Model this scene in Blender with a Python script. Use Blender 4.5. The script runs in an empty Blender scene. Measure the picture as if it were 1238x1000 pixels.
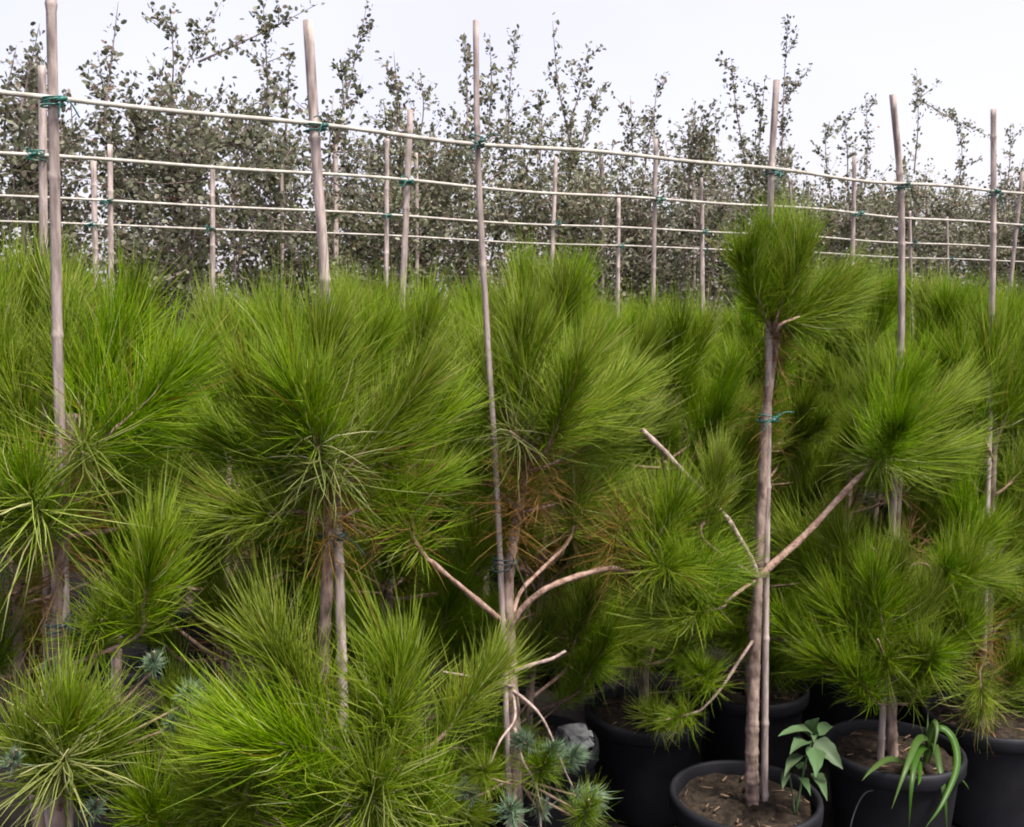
import bpy, math, random
import numpy as np
from mathutils import Vector, Matrix
R = math.radians
sc = bpy.context.scene
C = sc.collection

# ------------------------------------------------------------------ camera
FPX, CX, CY, HORIZON = 1200.0, 619.0, 500.0, 373.0      # in pixels of the 1238 x 1000 photograph
PITCH = math.atan((CY - HORIZON) / FPX)
EYE = 1.70
cd = bpy.data.cameras.new('camera'); cam = bpy.data.objects.new('camera', cd); C.objects.link(cam)
cd.sensor_width = 36; cd.lens = 36 * FPX / 1238; cd.clip_start = 0.05; cd.clip_end = 2000
cam.location = (0, 0, EYE); cam.rotation_euler = (R(90) - PITCH, 0, 0)
sc.camera = cam
sc.render.resolution_x, sc.render.resolution_y = 1024, 827

# ------------------------------------------------------------------ sky, sun, exposure
SUN_EL, SUN_AZ = R(60), R(134)          # azimuth clockwise from the viewing direction: high, right and behind
w = bpy.data.worlds.new('World'); sc.world = w; w.use_nodes = True
nt = w.node_tree; nt.nodes.clear()
out = nt.nodes.new('ShaderNodeOutputWorld')
sky = nt.nodes.new('ShaderNodeTexSky'); sky.sky_type = 'NISHITA'; sky.sun_disc = False
sky.sun_elevation = SUN_EL; sky.sun_rotation = SUN_AZ; sky.dust_density = 4; sky.air_density = 1.2
bg1 = nt.nodes.new('ShaderNodeBackground'); bg1.inputs[1].default_value = 0.05
nt.links.new(sky.outputs[0], bg1.inputs[0])
# an even bright cloud sheet over that sky
tc = nt.nodes.new('ShaderNodeTexCoord')
nz = nt.nodes.new('ShaderNodeTexNoise'); nz.inputs['Scale'].default_value = 1.3; nz.inputs['Detail'].default_value = 4
rp = nt.nodes.new('ShaderNodeValToRGB')
rp.color_ramp.elements[0].position = .34; rp.color_ramp.elements[0].color = (.80, .72, .90, 1)
rp.color_ramp.elements[1].position = .64; rp.color_ramp.elements[1].color = (.96, .875, .975, 1)
bg2 = nt.nodes.new('ShaderNodeBackground'); bg2.inputs[1].default_value = 0.415
add = nt.nodes.new('ShaderNodeAddShader')
nt.links.new(tc.outputs['Generated'], nz.inputs['Vector']); nt.links.new(nz.outputs['Fac'], rp.inputs[0])
nt.links.new(rp.outputs[0], bg2.inputs[0])
nt.links.new(bg1.outputs[0], add.inputs[0]); nt.links.new(bg2.outputs[0], add.inputs[1])
nt.links.new(add.outputs[0], out.inputs[0])
sl = bpy.data.lights.new('sun', 'SUN'); sl.energy = 3.4; sl.angle = R(16); sl.color = (1, .95, .86)
so = bpy.data.objects.new('sun', sl); C.objects.link(so)
sd = Vector((math.sin(SUN_AZ) * math.cos(SUN_EL), math.cos(SUN_AZ) * math.cos(SUN_EL), math.sin(SUN_EL)))
so.rotation_euler = sd.to_track_quat('Z', 'Y').to_euler(); so.location = (4, -3, 8)
vs = sc.view_settings; vs.view_transform = 'Standard'; vs.look = 'None'; vs.exposure = 0.95; vs.gamma = 1; vs.use_curve_mapping = False
sc.render.engine = 'CYCLES'; sc.cycles.debug_use_spatial_splits = True; sc.cycles.use_adaptive_sampling = True; sc.cycles.adaptive_threshold = 0.03
sc.cycles.max_bounces = 6; sc.cycles.diffuse_bounces = 4; sc.cycles.filter_width = 1.9; sc.cycles.transmission_bounces = 4

# ------------------------------------------------------------------ pixel -> place
VF = Vector((0, math.cos(PITCH), -math.sin(PITCH))); VU = Vector((0, math.sin(PITCH), math.cos(PITCH))); VR = Vector((1, 0, 0))
def ray(px, py): return VR * ((px - CX) / FPX) + VU * (-(py - CY) / FPX) + VF
_v = ray(2660, HORIZON)
U = Vector((_v.x, _v.y, 0)).normalized()           # direction of the planting rows
N = Vector((-U.y, U.x, 0))                          # across the rows, away from the camera
RAIL_Z = 0.36                                       # rails stand this much above the eye
def row_c(px, py):
    d = ray(px, py); return (d * (RAIL_Z / d.z)).dot(N)
ROW = {1: row_c(575, 172), 2: row_c(492, 220), 3: row_c(468, 261), 4: row_c(115, 272)}
ROW[5] = 5.5; ROW[6] = 6.4
def W(row, px, py, off=0.0):                        # where the ray through a pixel meets the upright plane of a row (off: nearer the camera)
    d = ray(px, py); t = (ROW[row] - off) / d.dot(N)
    return Vector((0, 0, EYE)) + d * t
def at_z(row, px, z):                               # point of a row plane under a pixel column at height z
    lo, hi = -3000.0, 4000.0
    for _ in range(50):
        m = (lo + hi) / 2
        if W(row, px, m).z > z: lo = m
        else: hi = m
    return W(row, px, lo)
def row_pt(row, s, z=0): return N * ROW[row] + U * s + Vector((0, 0, z))
def row_s(row, px): return W(row, px, HORIZON).dot(U)
def px_of(p):
    v = p - Vector((0, 0, EYE)); k = v.dot(VF); return CX + FPX * v.dot(VR) / k, CY - FPX * v.dot(VU) / k
SOIL = 0.315; RIM = 0.35

# ------------------------------------------------------------------ materials
def mat(name):
    m = bpy.data.materials.new(name); m.use_nodes = True
    t = m.node_tree; b = t.nodes['Principled BSDF']; return m, t, b
def noise_mat(name, c0, c1, scale=20, rough=.8, bump=.3, bscale=None, detail=6, stretch=None, obj=True, spec=.3):
    m, t, b = mat(name); n = t.nodes; l = t.links
    tc = n.new('ShaderNodeTexCoord'); mp = n.new('ShaderNodeMapping')
    if stretch: mp.inputs['Scale'].default_value = stretch
    l.new(tc.outputs['Object'], mp.inputs[0])
    nz = n.new('ShaderNodeTexNoise'); nz.inputs['Scale'].default_value = scale; nz.inputs['Detail'].default_value = detail
    l.new(mp.outputs[0], nz.inputs['Vector'])
    r = n.new('ShaderNodeValToRGB'); r.color_ramp.elements[0].position = .32; r.color_ramp.elements[1].position = .68
    r.color_ramp.elements[0].color = (*c0, 1); r.color_ramp.elements[1].color = (*c1, 1)
    l.new(nz.outputs['Fac'], r.inputs[0]); col = r.outputs[0]
    if obj:
        oi = n.new('ShaderNodeObjectInfo'); mr = n.new('ShaderNodeMapRange'); mr.inputs[3].default_value = .75; mr.inputs[4].default_value = 1.25
        l.new(oi.outputs['Random'], mr.inputs[0]); hs = n.new('ShaderNodeHueSaturation'); l.new(mr.outputs[0], hs.inputs['Value']); l.new(col, hs.inputs['Color']); col = hs.outputs[0]
    l.new(col, b.inputs['Base Color']); b.inputs['Roughness'].default_value = rough; b.inputs['Specular IOR Level'].default_value = spec
    if bump:
        n2 = n.new('ShaderNodeTexNoise'); n2.inputs['Scale'].default_value = bscale or scale * 3; n2.inputs['Detail'].default_value = 5
        l.new(mp.outputs[0], n2.inputs['Vector']); bp = n.new('ShaderNodeBump'); bp.inputs['Strength'].default_value = bump; bp.inputs['Distance'].default_value = .004
        l.new(n2.outputs['Fac'], bp.inputs['Height']); l.new(bp.outputs[0], b.inputs['Normal'])
    return m
def leaf_mat(name, stops, trans=.35, rough=.45, spec=.35, tone=.35, tip=None, sat=(.85, 1.1)):
    """foliage: a colour for each needle or leaf (random per island), a shift for each tuft, light let through"""
    m, t, b = mat(name); n = t.nodes; l = t.links
    g = n.new('ShaderNodeNewGeometry'); r = n.new('ShaderNodeValToRGB')
    e = r.color_ramp.elements
    while len(e) < len(stops): e.new(.5)
    for i, (p, c) in enumerate(stops): e[i].position = p; e[i].color = (*c, 1)
    l.new(g.outputs['Random Per Island'], r.inputs[0]); col = r.outputs[0]
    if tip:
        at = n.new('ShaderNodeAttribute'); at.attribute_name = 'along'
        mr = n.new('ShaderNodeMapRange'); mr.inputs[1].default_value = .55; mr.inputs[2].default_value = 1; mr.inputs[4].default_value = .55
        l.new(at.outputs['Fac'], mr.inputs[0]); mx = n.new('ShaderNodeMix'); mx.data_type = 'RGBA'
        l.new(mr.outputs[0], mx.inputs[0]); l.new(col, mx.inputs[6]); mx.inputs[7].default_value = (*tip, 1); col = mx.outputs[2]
    oi = n.new('ShaderNodeObjectInfo'); hs = n.new('ShaderNodeHueSaturation')
    m1 = n.new('ShaderNodeMapRange'); m1.inputs[3].default_value = 1 - tone; m1.inputs[4].default_value = 1 + tone
    l.new(oi.outputs['Random'], m1.inputs[0]); l.new(m1.outputs[0], hs.inputs['Value'])
    mu = n.new('ShaderNodeMath'); mu.operation = 'MULTIPLY'; mu.inputs[1].default_value = 7.31; fr = n.new('ShaderNodeMath'); fr.operation = 'FRACT'
    l.new(oi.outputs['Random'], mu.inputs[0]); l.new(mu.outputs[0], fr.inputs[0])
    m2 = n.new('ShaderNodeMapRange'); m2.inputs[3].default_value = .494; m2.inputs[4].default_value = .518; l.new(fr.outputs[0], m2.inputs[0]); l.new(m2.outputs[0], hs.inputs['Hue'])
    m3 = n.new('ShaderNodeMapRange'); m3.inputs[3].default_value = sat[0]; m3.inputs[4].default_value = sat[1]; l.new(fr.outputs[0], m3.inputs[0]); l.new(m3.outputs[0], hs.inputs['Saturation'])
    l.new(col, hs.inputs['Color']); col = hs.outputs[0]
    l.new(col, b.inputs['Base Color']); b.inputs['Roughness'].default_value = rough; b.inputs['Specular IOR Level'].default_value = spec
    tr = n.new('ShaderNodeBsdfTranslucent'); l.new(col, tr.inputs[0]); ms = n.new('ShaderNodeMixShader'); ms.inputs[0].default_value = trans
    l.new(b.outputs[0], ms.inputs[1]); l.new(tr.outputs[0], ms.inputs[2]); l.new(ms.outputs[0], n['Material Output'].inputs[0])
    return m
M = {}
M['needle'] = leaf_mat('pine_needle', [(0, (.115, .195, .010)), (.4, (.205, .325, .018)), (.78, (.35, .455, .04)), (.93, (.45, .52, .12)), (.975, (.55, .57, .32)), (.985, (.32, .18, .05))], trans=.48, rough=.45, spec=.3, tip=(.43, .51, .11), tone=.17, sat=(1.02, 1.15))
M['needle_old'] = leaf_mat('pine_needle_old', [(0, (.11, .15, .012)), (.5, (.20, .25, .03)), (.8, (.34, .36, .10)), (1, (.55, .52, .28))], trans=.3, rough=.5, spec=.2, tip=(.34, .35, .1))
M['needle_dead'] = leaf_mat('pine_needle_dead', [(0, (.10, .045, .012)), (.5, (.22, .10, .02)), (1, (.40, .22, .06))], trans=.2, rough=.6)
M['needle_blue'] = leaf_mat('pine_needle_juvenile', [(0, (.12, .19, .10)), (.6, (.22, .31, .19)), (1, (.36, .44, .33))], trans=.2, rough=.55)
M['oak'] = leaf_mat('oak_leaf', [(0, (.065, .066, .036)), (.3, (.13, .134, .070)), (.58, (.20, .205, .118)), (.8, (.30, .295, .205)), (.93, (.43, .41, .31)), (1, (.28, .16, .11))], trans=.45, rough=.45, spec=.4, tone=.15)  # leaf colours lightened to stand in for lens haze over the hedge
M['bark'] = noise_mat('pine_bark', (.07, .046, .036), (.38, .28, .235), scale=42, rough=.9, bump=1.0, stretch=(1, 1, .45), bscale=70)
M['twig'] = noise_mat('pine_twig', (.16, .09, .06), (.42, .29, .23), scale=60, rough=.8, bump=.8, bscale=160)
M['deadtwig'] = noise_mat('bare_twig', (.16, .11, .09), (.44, .345, .305), scale=60, rough=.8, bump=.6, bscale=160)
M['oakbark'] = noise_mat('oak_bark', (.13, .09, .085), (.32, .245, .235), scale=25, rough=.9, bump=.5, stretch=(1, 1, .3))
M['bamboo'] = noise_mat('bamboo', (.19, .145, .13), (.50, .41, .375), scale=14, rough=.6, bump=.3, stretch=(6, 6, 1.1), spec=.4)
M['rail'] = noise_mat('rail_cane', (.33, .30, .26), (.57, .53, .47), scale=14, rough=.5, bump=.1, stretch=(2, 2, 2), obj=False)
M['tie'] = noise_mat('green_tie', (.006, .07, .055), (.02, .14, .11), scale=40, rough=.4, bump=.1, spec=.5)
M['darktie'] = noise_mat('dark_tie', (.02, .035, .035), (.06, .09, .09), scale=40, rough=.45, bump=.1)
M['pot'] = noise_mat('black_plastic', (.005, .005, .007), (.013, .013, .017), scale=7, rough=.62, bump=.12, bscale=90)
M['soil'] = noise_mat('potting_soil', (.008, .006, .004), (.05, .034, .022), scale=60, rough=.95, bump=1, bscale=120)
M['ground'] = noise_mat('dark_ground', (.008, .007, .006), (.030, .025, .020), scale=9, rough=.95, bump=1, bscale=40, obj=False)
M['chip'] = noise_mat('straw_litter', (.07, .04, .024), (.30, .20, .13), scale=30, rough=.9, bump=0)
M['weed'] = leaf_mat('weed_leaf', [(0, (.065, .115, .045)), (1, (.11, .17, .075))], trans=.2, rough=.55, tone=.15)
M['grass'] = leaf_mat('grass_blade', [(0, (.05, .10, .014)), (1, (.085, .155, .026))], trans=.3, rough=.4, tone=.2)
M['stone'] = noise_mat('grey_stone', (.06, .06, .065), (.22, .22, .235), scale=22, rough=.9, bump=1, bscale=50)

# ------------------------------------------------------------------ mesh helpers
def link(o, parent=None):
    C.objects.link(o)
    if parent: o.parent = parent
    return o
def tag(o, label, cat, group=None, kind=None):
    if label: o['label'] = label
    if cat: o['category'] = cat
    if group: o['group'] = group
    if kind: o['kind'] = kind
    return o
def empty(name, loc=(0, 0, 0)):
    o = bpy.data.objects.new(name, None); o.location = loc; o.empty_display_size = .1; C.objects.link(o); return o
def mesh_np(name, co, faces_tri=None, faces=None, material=None, attr=None, smooth=True):
    me = bpy.data.meshes.new(name)
    if faces is not None: me.from_pydata([tuple(c) for c in co], [], faces)
    else:
        co = np.asarray(co, np.float32); f = np.asarray(faces_tri, np.int32)
        me.vertices.add(len(co)); me.vertices.foreach_set('co', co.ravel())
        me.loops.add(f.size); me.loops.foreach_set('vertex_index', f.ravel())
        me.polygons.add(len(f)); me.polygons.foreach_set('loop_start', np.arange(0, f.size, 3, dtype=np.int32))
        me.update(calc_edges=True)
    if attr is not None:
        a = me.attributes.new('along', 'FLOAT', 'POINT'); a.data.foreach_set('value', np.asarray(attr, np.float32))
    if material: me.materials.append(material)
    if smooth: me.polygons.foreach_set('use_smooth', np.ones(len(me.polygons), bool))
    me.update(); return me
def spline(pts, k=4):
    pts = [Vector(p) for p in pts]
    if len(pts) < 3: return pts
    P = [pts[0] * 2 - pts[1]] + pts + [pts[-1] * 2 - pts[-2]]; o = []
    for i in range(1, len(P) - 2):
        a, b, c, d = P[i - 1:i + 3]
        for j in range(k):
            t = j / k
            o.append(.5 * ((2 * b) + (c - a) * t + (2 * a - 5 * b + 4 * c - d) * t * t + (3 * b - a - 3 * c + d) * t ** 3))
    o.append(pts[-1]); return o
class MB:
    def __init__(s): s.v = []; s.f = []
    def tube(s, pts, radii, n=6, cap=True, jit=0, seed=0):
        jr = random.Random(seed)
        pts = [Vector(p) for p in pts]; m = len(pts)
        if not hasattr(radii, '__len__'): radii = [radii] * m
        if len(radii) == 2 and m != 2: radii = [radii[0] + (radii[1] - radii[0]) * i / (m - 1) for i in range(m)]
        ref = None; b0 = len(s.v)
        for i, p in enumerate(pts):
            t = (pts[min(i + 1, m - 1)] - pts[max(i - 1, 0)]).normalized()
            if ref is None: ref = t.orthogonal().normalized()
            ref = (ref - t * ref.dot(t)).normalized(); bi = t.cross(ref)
            for j in range(n):
                a = 2 * math.pi * j / n; s.v.append(p + (ref * math.cos(a) + bi * math.sin(a)) * radii[i] * (1 + jit * jr.uniform(-1, 1)))
        for i in range(m - 1):
            for j in range(n):
                a = b0 + i * n + j; b = b0 + i * n + (j + 1) % n; s.f.append((a, b, b + n, a + n))
        if cap: s.f.append(tuple(b0 + j for j in range(n))[::-1]); s.f.append(tuple(b0 + (m - 1) * n + j for j in range(n)))
        return s
    def lathe(s, prof, n=40, wob=0, seed=0):
        rn = random.Random(seed); b0 = len(s.v)
        for (r, z) in prof:
            for j in range(n):
                a = 2 * math.pi * j / n; rr = r * (1 + wob * math.sin(3 * a + seed)); s.v.append(Vector((rr * math.cos(a), rr * math.sin(a), z)))
        for i in range(len(prof) - 1):
            for j in range(n):
                a = b0 + i * n + j; b = b0 + i * n + (j + 1) % n; s.f.append((a, b, b + n, a + n))
        return s
    def mesh(s, name, material, smooth=True): return mesh_np(name, s.v, faces=s.f, material=material, smooth=smooth)
    def obj(s, name, material, parent=None, smooth=True): return link(bpy.data.objects.new(name, s.mesh(name, material, smooth)), parent)

# ------------------------------------------------------------------ needle tufts (shared meshes; local +Z is the shoot)
def tuft_mesh(name, seed, n, L, l0, l1, a0, a1, bend, width, material, side=.14, tipfrac=.18, taper=.8, up=0.0):
    g = np.random.default_rng(seed)
    s = g.random(n) ** taper; tip = g.random(n) < tipfrac; s[tip] = 1 - .06 * g.random(tip.sum())
    phi = g.random(n) * 2 * np.pi
    a = np.radians(a0 + (a1 - a0) * s + g.normal(0, 9, n)); a[tip] = np.radians(g.random(tip.sum()) * 34)
    thin = .5 + .5 * np.sin(2 * phi + 7 * s + seed) * np.sin(3 * phi - 4 * s + 2 * seed); keep = g.random(n) < .5 + .62 * thin
    a = np.where(keep, a, a * .55)
    ln = l0 + (l1 - l0) * g.random(n); ln *= np.where(s < .12, .85, 1)
    d = np.stack([np.sin(a) * np.cos(phi), np.sin(a) * np.sin(phi), np.cos(a)], 1)
    p0 = np.stack([.004 * np.cos(phi), .004 * np.sin(phi), s * L], 1)
    k = g.normal(bend, .32, n)[:, None]
    sway = g.normal(0, .12, 3) + np.array([0, up, 0]); ph = g.random(3) * 6.28
    clump = np.stack([np.sin(3 * phi + 9 * s + ph[i]) for i in range(3)], 1) * .17
    bv = k * np.array([[0, 0, 1.]]) + g.normal(0, side, (n, 3)) + sway + clump
    wild = g.random(n) < .16; bv[wild] += g.normal(0, .5, (wild.sum(), 3))
    ln *= 1 + .16 * np.sin(2 * phi + 5 * s + ph[0])
    # paired needles: a fascicle throws two
    e1 = np.cross(d, g.normal(0, 1, (n, 3))); e1 /= np.linalg.norm(e1, axis=1)[:, None] + 1e-9; e2 = np.cross(d, e1)
    us = np.array([0, .35, .7, 1.]); ws = np.array([.75, 1, .85, .18]) * width
    V = np.zeros((n, 4, 3, 3)); 
    for i, (u, wd) in enumerate(zip(us, ws)):
        c = p0 + ln[:, None] * (d * u + bv * (u * u * .5))
        for j in range(3):
            an = 2 * np.pi * j / 3; V[:, i, j] = c + wd * (e1 * np.cos(an) + e2 * np.sin(an))
    base = (np.arange(n) * 12)[:, None, None]; F = []
    for i in range(3):
        for j in range(3):
            q = (j + 1) % 3; F.append([i * 3 + j, i * 3 + q, i * 3 + 3 + q]); F.append([i * 3 + j, i * 3 + 3 + q, i * 3 + 3 + j])
    F = (np.array(F)[None] + base).reshape(-1, 3)
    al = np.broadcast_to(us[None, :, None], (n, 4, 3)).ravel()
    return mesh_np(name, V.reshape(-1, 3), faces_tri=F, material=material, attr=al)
T = {'up': [], 'wide': [], 'ball': [], 'old': [], 'juv': [], 'dead': [], 'far': []}
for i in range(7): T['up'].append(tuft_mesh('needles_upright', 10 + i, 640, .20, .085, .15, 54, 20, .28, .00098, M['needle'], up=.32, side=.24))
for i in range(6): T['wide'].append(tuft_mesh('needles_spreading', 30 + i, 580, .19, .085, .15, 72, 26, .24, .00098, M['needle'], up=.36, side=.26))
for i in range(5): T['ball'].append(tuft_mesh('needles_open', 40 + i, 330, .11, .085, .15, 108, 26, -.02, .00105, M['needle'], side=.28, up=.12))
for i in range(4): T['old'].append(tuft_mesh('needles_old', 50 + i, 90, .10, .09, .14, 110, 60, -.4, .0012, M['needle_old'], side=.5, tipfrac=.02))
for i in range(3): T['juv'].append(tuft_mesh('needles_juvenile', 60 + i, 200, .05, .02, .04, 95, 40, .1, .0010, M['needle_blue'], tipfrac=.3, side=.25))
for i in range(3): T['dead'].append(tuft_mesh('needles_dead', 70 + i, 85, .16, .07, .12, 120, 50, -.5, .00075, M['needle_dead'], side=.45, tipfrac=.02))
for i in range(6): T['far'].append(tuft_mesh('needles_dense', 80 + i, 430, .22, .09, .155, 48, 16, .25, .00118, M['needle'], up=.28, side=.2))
TL = {'up': .20, 'wide': .19, 'ball': .10, 'old': .10, 'juv': .10, 'dead': .12, 'far': .22}
rng = random.Random(5)
def tuft(parent, a, b, kind='up', s=1.0, roll=None):
    a = Vector(a); b = Vector(b); d = b - a; L = d.length
    o = bpy.data.objects.new('needle_tuft', rng.choice(T[kind])); link(o, parent)
    zs = max(.55, min(1.6, L / TL[kind])) if kind in ('up', 'wide', 'far') else s
    z = d.normalized(); y = Vector((rng.uniform(-.25, .25), rng.uniform(-.25, .25), 1)); y = (y - z * y.dot(z)).normalized(); x = y.cross(z)
    q = Matrix((x, y, z)).transposed().to_4x4() @ Matrix.Rotation(rng.uniform(-.4, .4), 4, 'Z')
    o.matrix_local = Matrix.Translation(a) @ q @ Matrix.Diagonal((s, s, (zs + s) / 2 if kind in ('up', 'wide', 'far') else s, 1))
    return o
def knotty(pts, r0, r1, seed, amp=.12):
    rn = random.Random(seed); m = len(pts); return [(r0 + (r1 - r0) * i / (m - 1)) * (1 + amp * rn.uniform(-1, 1)) for i in range(m)]

class Pine:
    """a pine as an Empty at the foot of its trunk > trunk, branches (> needle tufts)"""
    def __init__(s, base): s.base = Vector(base); s.root = empty('pine_tree', s.base)
    def loc(s, p): return Vector(p) - s.base
    def trunk(s, pts, r0, r1, seed=0, scars=()):
        p = spline([s.loc(q) for q in pts], 14 if not scars else 34); rr = knotty(p, r0, r1, seed, .07 if not scars else .035)
        for z in scars: rr = [r * (1 + .13 * math.exp(-((q.z - z) / .007) ** 2) - .06 * math.exp(-((q.z - z - .014) / .006) ** 2)) for r, q in zip(rr, p)]
        mb = MB().tube(p, rr, 11 if not scars else 14, jit=.07 if not scars else .045, seed=seed)
        s.t = mb.obj('trunk', M['bark'], s.root); s.path = p; return s.t
    def branch(s, pts, r0, r1, tufts=(), m='twig', k=5):
        """pts world; tufts: (a, b, kind, scale) world"""
        p = spline([s.loc(q) for q in pts], k); rs = knotty(p, r0, r1, len(pts) + int(r0 * 1e5), .16)
        o = MB().tube(p, rs, 7, jit=.1, seed=len(p)).obj('branch', M[m], s.root)
        for (a, b, kind, sc_) in tufts: tuft(o, s.loc(a), s.loc(b), kind, sc_)
        return o

# ------------------------------------------------------------------ the ground
g = MB(); gn = 60
def gz(x, y): return .0
xs = [-300, -60, -15] + [-8 + i * .5 for i in range(45)] + [16, 30, 80, 300]
ys = [-300, -60, -10] + [-2 + i * .5 for i in range(32)] + [16, 25, 60, 200, 600]
rg = random.Random(3)
for y in ys:
    for x in xs: g.v.append(Vector((x, y, rg.uniform(-.012, 0))))
nx = len(xs)
for j in range(len(ys) - 1):
    for i in range(nx - 1): g.f.append((j * nx + i, j * nx + i + 1, (j + 1) * nx + i + 1, (j + 1) * nx + i))
go = g.obj('ground', M['ground']); tag(go, 'dark bare nursery ground under the pots', 'ground', kind='structure')

# ------------------------------------------------------------------ pots
def make_pot(seed):
    root = empty('plant_pot')
    k = 1.0
    MB().lathe([(0, .004), (.145, .004), (.158, 0), (.162, .012), (.178, .16), (.192, .30), (.193, .3055), (.186, .3055), (.184, .29), (.168, .14), (.15, .02), (0, .02)], 44).obj('pot_wall', M['pot'], root)
    MB().lathe([(.1925, .300), (.206, .300), (.2105, .306), (.2115, .335), (.2095, .346), (.204, .350), (.197, .349), (.193, .343), (.1915, .306), (.1925, .300)], 44).obj('rim', M['pot'], root)
    rn = random.Random(seed); s = MB(); n = 36; s.v.append(Vector((0, 0, SOIL + .004)))
    rr = [.03, .06, .09, .12, .15, .175, .1895]
    for r in rr:
        for j in range(n):
            a = 6.2832 * j / n; s.v.append(Vector((r * math.cos(a), r * math.sin(a), SOIL + rn.uniform(-.010, .009) - (.004 if r > .16 else 0))))
    for j in range(n): s.f.append((0, 1 + j, 1 + (j + 1) % n))
    for i in range(len(rr) - 1):
        for j in range(n):
            a = 1 + i * n + j; b = 1 + i * n + (j + 1) % n; s.f.append((a, a + n, b + n, b))
    so_ = s.obj('soil', M['soil'], root)
    c = MB()
    for _ in range(26):
        a = rn.random() * 6.28; r = .17 * math.sqrt(rn.random()); th = rn.random() * 6.28; L = rn.uniform(.008, .04)
        p = Vector((r * math.cos(a), r * math.sin(a), SOIL + rn.uniform(.004, .014)))
        c.tube([p, p + Vector((math.cos(th) * L, math.sin(th) * L, rn.uniform(-.003, .006)))], rn.uniform(.0008, .0035), 4)
    lo = c.obj('litter', M['chip'], so_); lo['kind'] = 'stuff'
    return root
def children(o): return [c for c in bpy.data.objects if c.parent == o]
KIDS = {}
def kids_of(o):
    if o.name not in KIDS: KIDS[o.name] = children(o)
    return KIDS[o.name]
def copy_tree(o, parent=None):
    c = o.copy(); C.objects.link(c); c.parent = parent
    for ch in kids_of(o): copy_tree(ch, c)
    return c
POT0 = make_pot(1); POT1 = make_pot(2); _potuse = set()
def pot(p, label, group=None, rz=0, s=1.0):
    src = rng.choice((POT0, POT1))
    o = src if src.name not in _potuse else copy_tree(src)
    _potuse.add(src.name)
    o.location = (p.x, p.y, 0); o.rotation_euler.z = rz; o.scale = (s, s, 1)
    if 'group' in o: del o['group']
    tag(o, label, 'plant pot', group); return o

# ------------------------------------------------------------------ bamboo stakes, rails, ties
def stake(row, pixels, r, label, group=None, foot=SOIL - .12, seed=0, footpx=None):
    pts = [W(row, *p) for p in pixels]
    if footpx is not None: low = at_z(row, footpx, foot)
    else:
        a, b = pts[-2], pts[-1]; t = (foot - b.z) / (b.z - a.z); low = b + (b - a) * t
    pts = [low] + pts[::-1]
    base = pts[0].copy(); path = spline(pts, 5) if len(pts) > 2 else [pts[0].lerp(pts[1], i / 8) for i in range(9)]
    # nodes of the cane every 20-30 cm
    rn = random.Random(seed); L = sum((path[i + 1] - path[i]).length for i in range(len(path) - 1))
    def at(d):
        for i in range(len(path) - 1):
            l = (path[i + 1] - path[i]).length
            if d <= l or i == len(path) - 2: return path[i].lerp(path[i + 1], min(1, d / l))
            d -= l
    ds = []; d = 0; nxt = rn.uniform(.1, .25)
    out_, rad = [], []
    while d < L:
        out_.append(at(d) - base); rad.append(r * (1.05 - .15 * d / L)); 
        if nxt - d < .08:
            for dd, k in ((-.012, 1), (-.004, 1.13), (0, 1.2), (.004, 1.1), (.014, .97)):
                q = nxt + dd
                if q < L - .02: out_.append(at(q) - base); rad.append(r * k * (1.05 - .15 * q / L))
            d = nxt + .06; nxt += rn.uniform(.2, .32)
        else: d += .06
    out_.append(at(L) - base); rad.append(r * .9)
    o = MB().tube(out_, rad, 9).obj('bamboo_stake', M['bamboo']); o.location = base
    tag(o, label, 'stake', group); return o
def rail(row, label, r=.0046):
    s0, s1 = row_s(row, -260), row_s(row, 1500); n = 60; rn = random.Random(row * 7)
    base = row_pt(row, s0, EYE + RAIL_Z); pts = []; ph = rn.random() * 6
    for i in range(n + 1):
        t = i / n; p = row_pt(row, s0 + (s1 - s0) * t, EYE + RAIL_Z - .004 * math.sin(t * 23 + ph) - .003 * math.sin(t * 47 + ph)) - base
        pts.append(p - N * (.013 if row == 1 else .012))
    o = MB().tube(pts, [r * (1.06 if i % 7 == 0 else 1) for i in range(n + 1)], 8).obj('cane_rail', M['rail']); o.location = base
    tag(o, label, 'rail'); return o
def tie(p, r, label, group=None, seed=0, m='tie', tails=2, gap=.013):
    rn = random.Random(seed); mb = MB()
    for k in range(3):
        pts = []; z = rn.uniform(-.010, .010); tl = rn.uniform(-.35, .35)
        for j in range(19):
            a = 6.2832 * j / 18; x = (r + .006) * math.cos(a) * 1.2; y = (r + .0045) * math.sin(a) - (gap * .75 if math.sin(a) < 0 else 0)
            pts.append(Vector((x, y, z + x * tl)))
        mb.tube(pts, .0019, 5, cap=False)
    kx = rn.uniform(-.01, .01); kp = Vector((kx, -r - gap - .006, rn.uniform(-.004, .004)))
    mb.tube([kp - Vector((.009, 0, .003)), kp + Vector((0, -.003, .001)), kp + Vector((.009, 0, .003))], [.0025, .0045, .0025], 6)
    for k in range(tails):
        d = Vector((rn.choice((-1, 1)) * rn.uniform(.3, 1), rn.uniform(-.4, 0), rn.uniform(-1.1, .6))).normalized(); L = rn.uniform(.02, .065)
        mb.tube(spline([kp, kp + d * L * .5 + Vector((0, 0, .006)), kp + d * L + Vector((0, 0, -.008))], 4), .0015, 5)
    o = mb.obj('plant_tie', M[m]); o.location = p; o.rotation_euler.z = math.atan2(U.y, U.x) + rn.uniform(-.2, .2)
    tag(o, label, 'plant tie', group); return o

rail(1, 'long pale cane rail crossing in front of all the other rails, the highest one')
rail(2, 'pale cane rail just behind and below the front rail, second of four')
rail(3, 'thin pale cane rail between the second rail and the hindmost rail')
rail(4, 'thin pale cane rail hindmost of four, just above the pine tops')

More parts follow.
